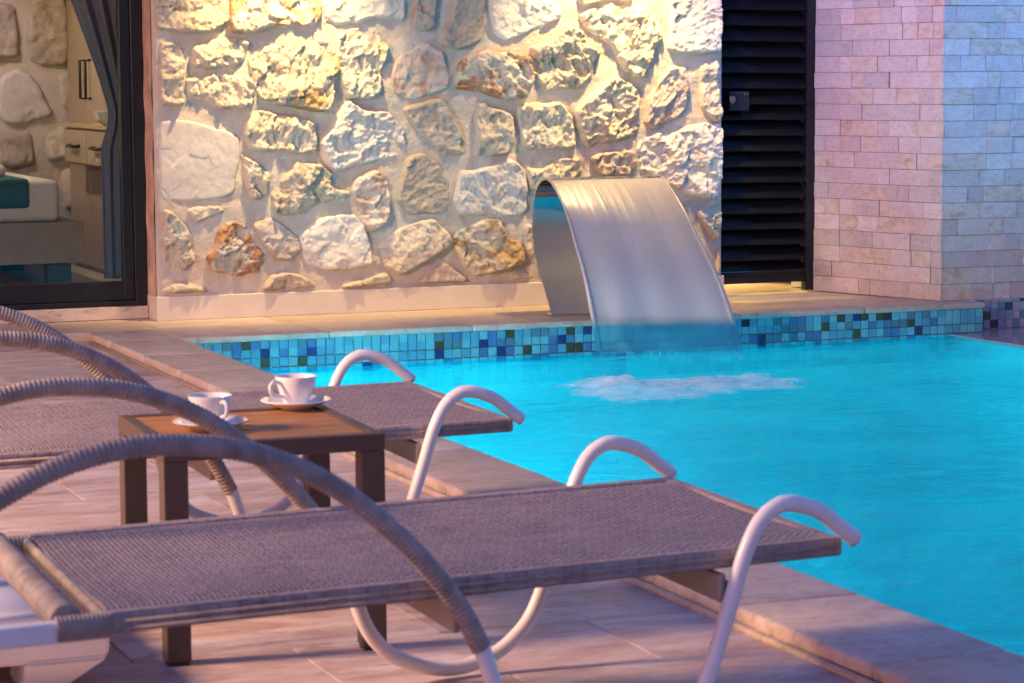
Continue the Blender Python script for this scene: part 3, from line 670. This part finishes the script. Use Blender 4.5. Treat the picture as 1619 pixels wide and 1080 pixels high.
# curtain tied back at the right of the opening
vs, fs = [], []; nu, nz = 40, 60
for j in range(nz+1):
    z = .17+2.25*j/nz
    xl = 2.735+.0*z if z < .78 else (2.735+.04*sstep(.78, .95, z) if z < .98 else 2.775-.30*((z-.98)/.9)**1.15)
    for i in range(nu+1):
        t = i/nu; x = xl+(2.93-xl)*t
        vs.append((x, 12.18+(.012+.03*sstep(.9, 1.6, z))*math.sin(t*26+.5*z)+.01*noise.noise(Vector((t*9, z*3, 1))), z))
for j in range(nz):
    for i in range(nu): k = j*(nu+1)+i; fs.append((k, k+1, k+nu+2, k+nu+1))
me = bpy.data.meshes.new('curtain'); me.from_pydata(vs, [], fs); me.polygons.foreach_set('use_smooth', [True]*len(fs))
cu = tag(link('curtain', me, M['curtain_cloth']), 'grey blue curtain tied back just inside the glass door', 'curtain')
so = cu.modifiers.new('thickness', 'SOLIDIFY'); so.thickness = .006

# ------------------------------------------------------------------ steel pool waterfall
ft = tag(empty('pool_waterfall', (0, 0, 0)), 'curved stainless steel pool waterfall spout pouring a smooth sheet of water', 'fountain')
FX0, FX1 = 4.662, 5.265
prof = catmull([(11.139, 0.0), (11.2, .08), (11.249, .14), (11.335, .257), (11.374, .378), (11.373, .47), (11.339, .579), (11.285, .628), (11.215, .65), (11.165, .642)] and
               [Vector((0, y, z)) for y, z in ((11.139, 0.0), (11.195, .075), (11.249, .145), (11.335, .262), (11.374, .378), (11.374, .47), (11.342, .575), (11.285, .63), (11.215, .650), (11.165, .643))], .003)
def sheet(prof, x0, x1, th, nxs=1, warp=None):
    bm = bmesh.new(); rows = []
    for p in prof: rows.append([bm.verts.new((x0+(x1-x0)*i/nxs, p.y+(warp(i/nxs, p) if warp else 0), p.z)) for i in range(nxs+1)])
    for a, b2 in zip(rows, rows[1:]):
        for i in range(nxs): bm.faces.new((a[i], b2[i], b2[i+1], a[i+1]))
    bmesh.ops.recalc_face_normals(bm, faces=bm.faces)
    return bm
sh = bobj('steel_shell', sheet(prof, FX0, FX1, .01), M['stainless'], ft, False)
so = sh.modifiers.new('thickness', 'SOLIDIFY'); so.thickness = .012; so.offset = 0
so.use_rim = True
boxobj('base_plate', (FX0-.02, FX1+.02, 11.09, 11.19, .0005, .008), M['stainless'], ft, .002)
fall = catmull([Vector((0, y, z)) for y, z in ((11.19, .652), (11.148, .640), (11.07, .592), (10.995, .533), (10.93, .462), (10.882, .39), (10.772, .225), (10.70, .064), (10.645, -.05), (10.588, -.163))], .012)
bm = sheet(fall, FX0+.004, FX1-.004, .01, 60, lambda t, p: -.25*t*sstep(.66, -.05, p.z)+.006*math.sin(t*19)*sstep(.6, .1, p.z))
for v in bm.verts:   # the sheet narrows a little as it falls
    k = sstep(.6, -.16, v.co.z)*.018; v.co.x += k*(1 if v.co.x < (FX0+FX1)/2 else .6)*abs(v.co.x-(FX0+FX1)/2)/.3
wc = bobj('water_sheet', bm, M['falling_water'], ft, True)
for nm, xx, t in (('edge_stream', FX0+.004, 0), ('edge_stream', FX1-.004, 1)):
    pts = [Vector((xx+(.018 if t == 0 else .011)*sstep(.6, -.16, p.z), p.y-.25*t*sstep(.66, -.05, p.z), p.z)) for p in fall]
    link(nm, tube_mesh(pts, [.006+.008*sstep(.6, -.1, p.z) for p in pts], 8), M['falling_water'], ft)
# foam where the water boils up
def mound(cx, cy, ax, ay, hgt, seed, nm='foam'):
    vs, fs, dn = [], [], []; nr, na = 26, 64
    for i in range(nr+1):
        for k in range(na):
            a = 2*math.pi*k/na; rr = i/nr; q = Vector((math.cos(a)*1.4, math.sin(a)*1.4, seed))
            edge = 1+.35*noise.fractal(q*1.6, .8, 2, 4); x = cx+ax*rr*edge*math.cos(a); y = cy+ay*rr*edge*math.sin(a)
            f = max(0, 1-rr*rr); dn.append(min(1, 2.4*f)**1.2); nn = noise.fractal(Vector((x*5, y*5, seed)), 1.1, 2, 3)
            vs.append((x, y, WATER+.004+hgt*f*(.55+.9*max(-.4, nn))))
    for i in range(nr):
        for k in range(na): k2 = (k+1) % na; fs.append((i*na+k, (i+1)*na+k, (i+1)*na+k2, i*na+k2))
    return vs, fs, dn
vs, fs, dn = [], [], []
for args in ((1000, 619, .28, .42, .035, 3), (1085, 613, .28, .30, .028, 5), (1165, 607, .30, .28, .034, 9), (985, 614, .13, .2, .06, 12)):
    p = onz(args[0], args[1], WATER); a, b2, c2 = mound(p.x, p.y, *args[2:]); k = len(vs); vs += a; fs += [tuple(i+k for i in f) for f in b2]; dn += c2
me = bpy.data.meshes.new('foam'); me.from_pydata(vs, [], fs); me.polygons.foreach_set('use_smooth', [True]*len(fs))
at = me.color_attributes.new('dens', 'FLOAT_COLOR', 'POINT')
for i, d in enumerate(dn): at.data[i].color = (d, d, d, 1)
tag(link('foam', me, M['foam']), 'white foam boiling up on the pool water in front of the waterfall', 'foam', kind='stuff')

# ------------------------------------------------------------------ sun loungers
PROFILE = [(-1.80, .335), (-1.72, .40), (-1.62, .47), (-1.5, .535), (-1.42, .568), (-1.33, .587), (-1.25, .588), (-1.16, .577), (-1.07, .549), (-.98, .502), (-.90, .440), (-.83, .372), (-.765, .29), (-.722, .212), (-.695, .135), (-.668, .072), (-.622, .022), (-.55, -.010), (-.49, -.020), (-.43, -.012), (-.376, .010), (-.322, .058), (-.287, .125), (-.252, .22), (-.217, .322), (-.187, .377), (-.157, .400), (-.124, .406), (-.066, .388), (-.02, .355), (.014, .329)]
SEAT, TR = .33, .0160
def weave_mesh(x0, x1, y0, y1, z, cell=.0095, amp=.0022):
    nx, ny = int((x1-x0)/cell)*2, int((y1-y0)/cell)*2; vs, fs = [], []
    for j in range(ny+1):
        for i in range(nx+1):
            x = x0+(x1-x0)*i/nx; y = y0+(y1-y0)*j/ny
            ci, cj = i//2, j//2
            a = amp*math.sin(math.pi*(i/2))*0
            hgt = amp*(1 if (i % 2 and j % 2) else -.6)*(1 if (ci+cj) % 2 else .35)
            e = min(j, ny-j)/ny; crown = -.012*(1-min(1, e*9))**2
            vs.append((x, y+.001*noise.noise(Vector((x*40, y*40, 0))), z+hgt+crown-.010*math.sin(math.pi*(y-y0)/(y1-y0))))
    for j in range(ny):
        for i in range(nx): k = j*(nx+1)+i; fs.append((k, k+1, k+nx+2, k+nx+1))
    me = bpy.data.meshes.new('weave'); me.from_pydata(vs, [], fs); me.materials.append(M['weave']); return me
def wrapped(path, r, pitch=.009, sides=12):
    pts = catmull(path, pitch/4) ; out, rad, s, acc = [], [], 0, 0
    # resample evenly so that the windings stay regular
    P = [pts[0]]; step = pitch/4; carry = 0
    for a, b2 in zip(pts, pts[1:]):
        L = (b2-a).length; t = step-carry
        while t <= L: P.append(a.lerp(b2, t/L)); t += step
        carry = L-(t-step)
    for i, p in enumerate(P): rad.append(r*(1+.07*math.cos(i*math.pi/2)))
    me = tube_mesh(P, rad, sides); return me
def make_lounger(name, loc, rz, label, LW):
    HW = LW/2
    t = tag(empty(name, loc, rz), label, 'lounger', 'woven sun loungers on the terrace')
    link('seat_panel', weave_mesh(-1.345, -.004, -HW+.012, HW-.012, SEAT+.003), None, t)
    for s in (-1, 1):
        y = s*HW
        bm = bmesh.new(); box(bm, -1.35, 0, min(y, y-s*.028), max(y, y-s*.028), SEAT-.033, SEAT+.001, bev=.006, seg=2); bobj('seat_rail', bm, M['weave'], t)
        for zz in (-.014, -.026): link('rail_strand', tube_mesh([(-1.33, y+s*.0005, SEAT+zz), (-.01, y+s*.0005, SEAT+zz)], .0035, 6), M['weave_wrap'], t)
        bm = bmesh.new(); box(bm, -2.02, -1.425, min(y, y-s*.026), max(y, y-s*.026), SEAT-.040, SEAT-.006, bev=.006, seg=2); bobj('back_rail', bm, M['white_metal'], t)
        link('rail_binding', wrapped([Vector((-1.43, y-s*.013, SEAT-.020)), Vector((-1.39, y-s*.013, SEAT-.020)), Vector((-1.345, y-s*.013, SEAT-.020))], .0205, .007), M['weave_wrap'], t)
        ty = y+s*.024
        P3 = [Vector((a, ty, z)) for a, z in PROFILE]
        k = [i for i, (a, z) in enumerate(PROFILE) if a <= -.722][-1]
        link('arm_rest', wrapped(P3[:k+1], TR+.0012), M['weave_wrap'], t)
        leg = link('leg_tube', tube_mesh(catmull(P3[k-1:], .014)[2:], TR-.001, 14), M['white_metal'], t)
        link('bolt', tube_mesh([(-.235, y-s*.02, .262), (-.235, ty, .262)], .012, 8), M['dark_metal'], leg)
        link('bolt', tube_mesh([(-.745, y-s*.02, .262), (-.745, ty, .262)], .012, 8), M['dark_metal'], leg)
    for x in (-.76, -.25):
        bm = bmesh.new(); box(bm, x-.007, x+.007, -HW-.004, HW+.004, .238, .288, bev=.003, seg=1); bobj('cross_bar', bm, M['tan_metal'], t)
        for q in (-.2, .2): boxobj('bracket', (x-.02, x+.02, q-.02, q+.02, .286, SEAT-.022), M['tan_metal'], t)
    boxobj('foot_rail', (-.026, .004, -HW+.006, HW-.006, SEAT-.034, SEAT-.001), M['weave'], t, .006)
    boxobj('head_rail', (-1.358, -1.344, -HW+.01, HW-.01, SEAT-.036, SEAT-.004), M['weave_wrap'], t, .006)
    link('hinge_bar', wrapped([Vector((-1.41, -HW+.03, SEAT-.012)), Vector((-1.41, 0, SEAT-.012)), Vector((-1.41, HW-.03, SEAT-.012))], .025, .010), M['weave_wrap'], t)
    bp = link('back_panel', weave_mesh(-.62, -.02, -HW+.04, HW-.04, 0), None, t); bp.location = (-1.57, 0, SEAT+.004); bp.rotation_euler.y = R(14)
    bk = boxobj('back_frame', (-.64, .0, -HW+.04, HW-.04, -.03, -.006), M['weave_wrap'], t, .006); bk.location = bp.location; bk.rotation_euler = bp.rotation_euler
    SH = Matrix(((1, .105, 0, 0), (0, 1, 0, 0), (0, 0, 1, 0), (0, 0, 0, 1)))    # the frames stand slightly out of square
    for ch in t.children: ch.matrix_parent_inverse = SH
    return t
a, b2 = onz(1333, 856, SEAT), onz(1066, 756, SEAT)
make_lounger("sun_lounger", ((a.x+b2.x)/2+.01, (a.y+b2.y)/2+.025, 0), R(4.8), 'nearest woven sun lounger in front of the small table', .735)
a, b2 = onz(802, 663, SEAT), onz(647, 602, SEAT)
make_lounger("sun_lounger", ((a.x+b2.x)/2+.01, (a.y+b2.y)/2, 0), R(4.2), 'farther woven sun lounger behind the small table', .80)

# ------------------------------------------------------------------ side table with cups
tb = tag(empty('side_table', (1.458, 5.157, DECK), R(-2.5)), 'small square wooden topped side table between the two loungers', 'table')
hx, hy, th_ = .2325, .2425, .455
for sx in (-1, 1):
    for sy in (-1, 1):
        x, y = sx*(hx-.026), sy*(hy-.026); boxobj('leg', (x-.0255, x+.0255, y-.0255, y+.0255, .008, th_-.036), M['brown_metal'], tb, .003); boxobj('foot_pad', (x-.022, x+.022, y-.022, y+.022, 0, .008), M['dark_metal'], tb)
boxobj('apron', (-hx, hx, -hy, -hy+.028, th_-.036, th_), M['brown_metal'], tb, .003); boxobj('apron', (-hx, hx, hy-.028, hy, th_-.036, th_), M['brown_metal'], tb, .003)
boxobj('apron', (-hx, -hx+.028, -hy+.0285, hy-.0285, th_-.036, th_), M['brown_metal'], tb, .003); boxobj('apron', (hx-.028, hx, -hy+.0285, hy-.0285, th_-.036, th_), M['brown_metal'], tb, .003)
npk = 6; w_ = (2*hy-.058)/npk
for k in range(npk): boxobj('plank', (-hx+.029, hx-.029, -hy+.029+k*w_+.0012, -hy+.029+(k+1)*w_-.0012, th_-.022, th_-.003), M['table_wood'], tb, .002, 1)
def cup_set(x, y, hang, lab):
    z = DECK+th_-.003
    tag(link('saucer', lathe_mesh([(0, .004), (.028, .004), (.03, 0), (.034, 0), (.036, .004), (.060, .011), (.078, .019), (.080, .021), (.077, .0225), (.058, .0145), (.034, .009), (0, .009)], 48), M['porcelain'], None, (x, y, z)), 'white porcelain saucer under the cup '+lab, 'saucer')
    cu = tag(empty('coffee_cup', (x, y, z+.0092), hang), 'white porcelain coffee cup '+lab, 'cup')
    link('bowl', lathe_mesh([(0, .003), (.02, .003), (.021, 0), (.025, 0), (.0265, .004), (.031, .014), (.038, .032), (.0435, .05), (.0465, .064), (.0462, .0655), (.0448, .064), (.041, .048), (.0355, .030), (.028, .012), (0, .008)], 48), M['porcelain'], cu)
    link('coffee', lathe_mesh([(0, .042), (.0385, .042)], 32), M['coffee'], cu)
    link('handle', tube_mesh(catmull([Vector((.041, 0, .052)), Vector((.060, 0, .056)), Vector((.070, 0, .044)), Vector((.063, 0, .028)), Vector((.036, 0, .021))], .005), .0048, 10), M['porcelain'], cu)
p = onz(333, 669, DECK+th_+.012); cup_set(p.x, p.y, R(-75), 'at the near left of the table')
p = onz(468, 636, DECK+th_+.012); cup_set(p.x, p.y, R(200), 'at the far right of the table')

# ------------------------------------------------------------------ white parasol base at the lower left
pb = tag(empty('parasol_base', (.79, 5.08, DECK)), 'white moulded plastic parasol base on the paving under the near lounger', 'parasol base')
def frustum(x0, x1, y0, y1, z0, z1, inset, bev):
    bm = bmesh.new(); box(bm, x0, x1, y0, y1, z0, z1)
    mx, my = (x0+x1)/2, (y0+y1)/2
    for v in bm.verts:
        if v.co.z < (z0+z1)/2: v.co.x += inset*(1 if v.co.x < mx else -1); v.co.y += inset*(1 if v.co.y < my else -1)
    bmesh.ops.bevel(bm, geom=list(bm.edges), offset=bev, segments=3, affect='EDGES'); return bm
bobj('body', frustum(-.285, .285, -.285, .285, .060, .125, .006, .008), M['white_plastic'], pb)
bobj('top_step', frustum(-.24, .24, -.24, .24, .118, .165, -.012, .012), M['white_plastic'], pb, True)
for sx in (-1, 1):
    for sy in (-1, 1):
        fb = frustum(-.085, .085, -.085, .085, 0, .066, 0, .008)
        for v in fb.verts: k_ = 1-v.co.z/.066; v.co.x -= sx*.095*k_*max(0, .5+.5*sx*v.co.x/.085); v.co.y -= sy*.03*k_*max(0, .5+.5*sy*v.co.y/.085)
        q = bobj('foot', fb, M['white_plastic'], pb); q.location = (sx*.20, sy*.20, 0)
link('socket', tube_mesh([(-.05, .03, .15), (-.05, .03, .30)], .032, 16), M['white_plastic'], pb)
link('pole', tube_mesh([(-.05, .03, .28), (-.05, .03, 2.3)], .022, 16), M['white_metal'], pb)

# ------------------------------------------------------------------ lamps (all unseen, placed to suit the light; one underwater lamp added for the foam)
def spot(name, loc, target, power, col, size, blend, rad, label, mat):
    t = tag(empty(name, loc), label, 'lamp')
    d = (Vector(target)-Vector(loc)).normalized()
    h = link('housing', tube_mesh([Vector((0, 0, 0))-d*.09, Vector((0, 0, 0))+d*.03], .035, 16, False), M['black_frame'], t)
    link('lens', tube_mesh([d*.004, d*.008], .03, 16), M[mat], t)
    L = bpy.data.lights.new(name, 'SPOT'); L.energy = power; L.color = col; L.spot_size = R(size); L.spot_blend = blend; L.shadow_soft_size = rad
    o = bpy.data.objects.new('bulb', L); COL.objects.link(o); o.parent = t; o.location = d*.035; o.rotation_euler = d.to_track_quat('-Z', 'Y').to_euler()
    return t
WARM = (1, .67, .27)
spot('wall_spotlight', (3.50, 11.18, 2.35), (3.50, 11.88, .8), 52, WARM, 68, 1, .03, 'warm spotlight under the eave over the left of the stone wall', 'lamp_warm')
spot('wall_spotlight', (5.22, 11.20, 2.35), (5.22, 11.90, .8), 54, WARM, 80, 1, .03, 'warm spotlight under the eave over the right of the stone wall', 'lamp_warm')
spot('led_floodlight', (4.5, 10.0, 3.2), (6.6, 11.4, 1.6), 42, (.42, .16, 1), 48, .9, .06, 'violet floodlight above the waterfall', 'lamp_violet')
spot('led_floodlight', (8.6, 8.6, 3.0), (7.35, 11.0, 1.6), 85, (.03, .36, 1), 38, .9, .06, 'blue floodlight facing the right side of the pillar', 'lamp_cyan')
spot('terrace_lamp', (-2.6, 5.4, 2.6), (1.4, 7.0, 0), 300, (1, .62, .38), 110, .9, .45, 'warm terrace lamp on the house side', 'lamp_warm')
spot('passage_lamp', (6.15, 12.75, .55), (6.15, 12.2, 0), 9, (1, .66, .25), 80, .6, .05, 'warm lamp in the passage behind the louvred door', 'lamp_warm')
spot('led_strip_lamp', (2.05, 14.0, 2.25), (2.42, 14.58, 1.5), 5, (.08, .08, 1), 50, 1, .05, 'blue accent lamp inside the room near the stone wall', 'lamp_violet')
def pointlamp(name, loc, power, col, rad, label):
    t = tag(empty(name, loc), label, 'lamp'); link('shade', lathe_mesh([(.02, .1), (.12, .02), (.14, -.1)], 24), M['linen_white'], t)
    L = bpy.data.lights.new(name, 'POINT'); L.energy = power; L.color = col; L.shadow_soft_size = rad
    o = bpy.data.objects.new('bulb', L); COL.objects.link(o); o.parent = t; o.location = (0, 0, -.06)
pointlamp('ceiling_lamp', (1.9, 13.5, 2.25), 12, (1, .72, .46), .06, 'shaded ceiling lamp in the room behind the glass')
def poollamp(loc, d, power, lab):
    t = tag(empty('underwater_lamp', loc), lab, 'lamp', 'underwater pool lamps'); d = Vector(d).normalized()
    link('rim', tube_mesh([Vector((0, 0, 0))-d*.02, d*.01], .13, 24), M['chrome'], t); link('lens', tube_mesh([d*.012, d*.016], .11, 24), M['lamp_cyan'], t)
    L = bpy.data.lights.new('underwater_lamp', 'AREA'); L.shape = 'DISK'; L.size = .22; L.energy = power; L.color = (.0, .70, .84)
    o = bpy.data.objects.new('bulb', L); COL.objects.link(o); o.parent = t; o.location = d*.03; o.rotation_euler = d.to_track_quat('-Z', 'Y').to_euler()
poollamp((POOL_X+.03, 9.75, -.45), (1, 0, .16), 12, 'added unseen underwater lamp brightening the foam at the waterfall end of the pool')  # extra uplight, added to brighten the foam from below
for y, w9 in ((3.2, 'nearest the camera'), (5.2, 'second from the camera'), (7.2, 'third from the camera'), (9.2, 'fourth from the camera')): poollamp((POOL_X+.03, y, -.62), (1, 0, -.12), 3.8, 'underwater lamp in the pool side beside the loungers, '+w9)
for y, w9 in ((9.1, 'farther from'), (9.9, 'nearer to')): poollamp((8.97, y, -.62), (-1, -.3, -.12), 9, 'underwater lamp on the far right pool side, '+w9+' the pillar')
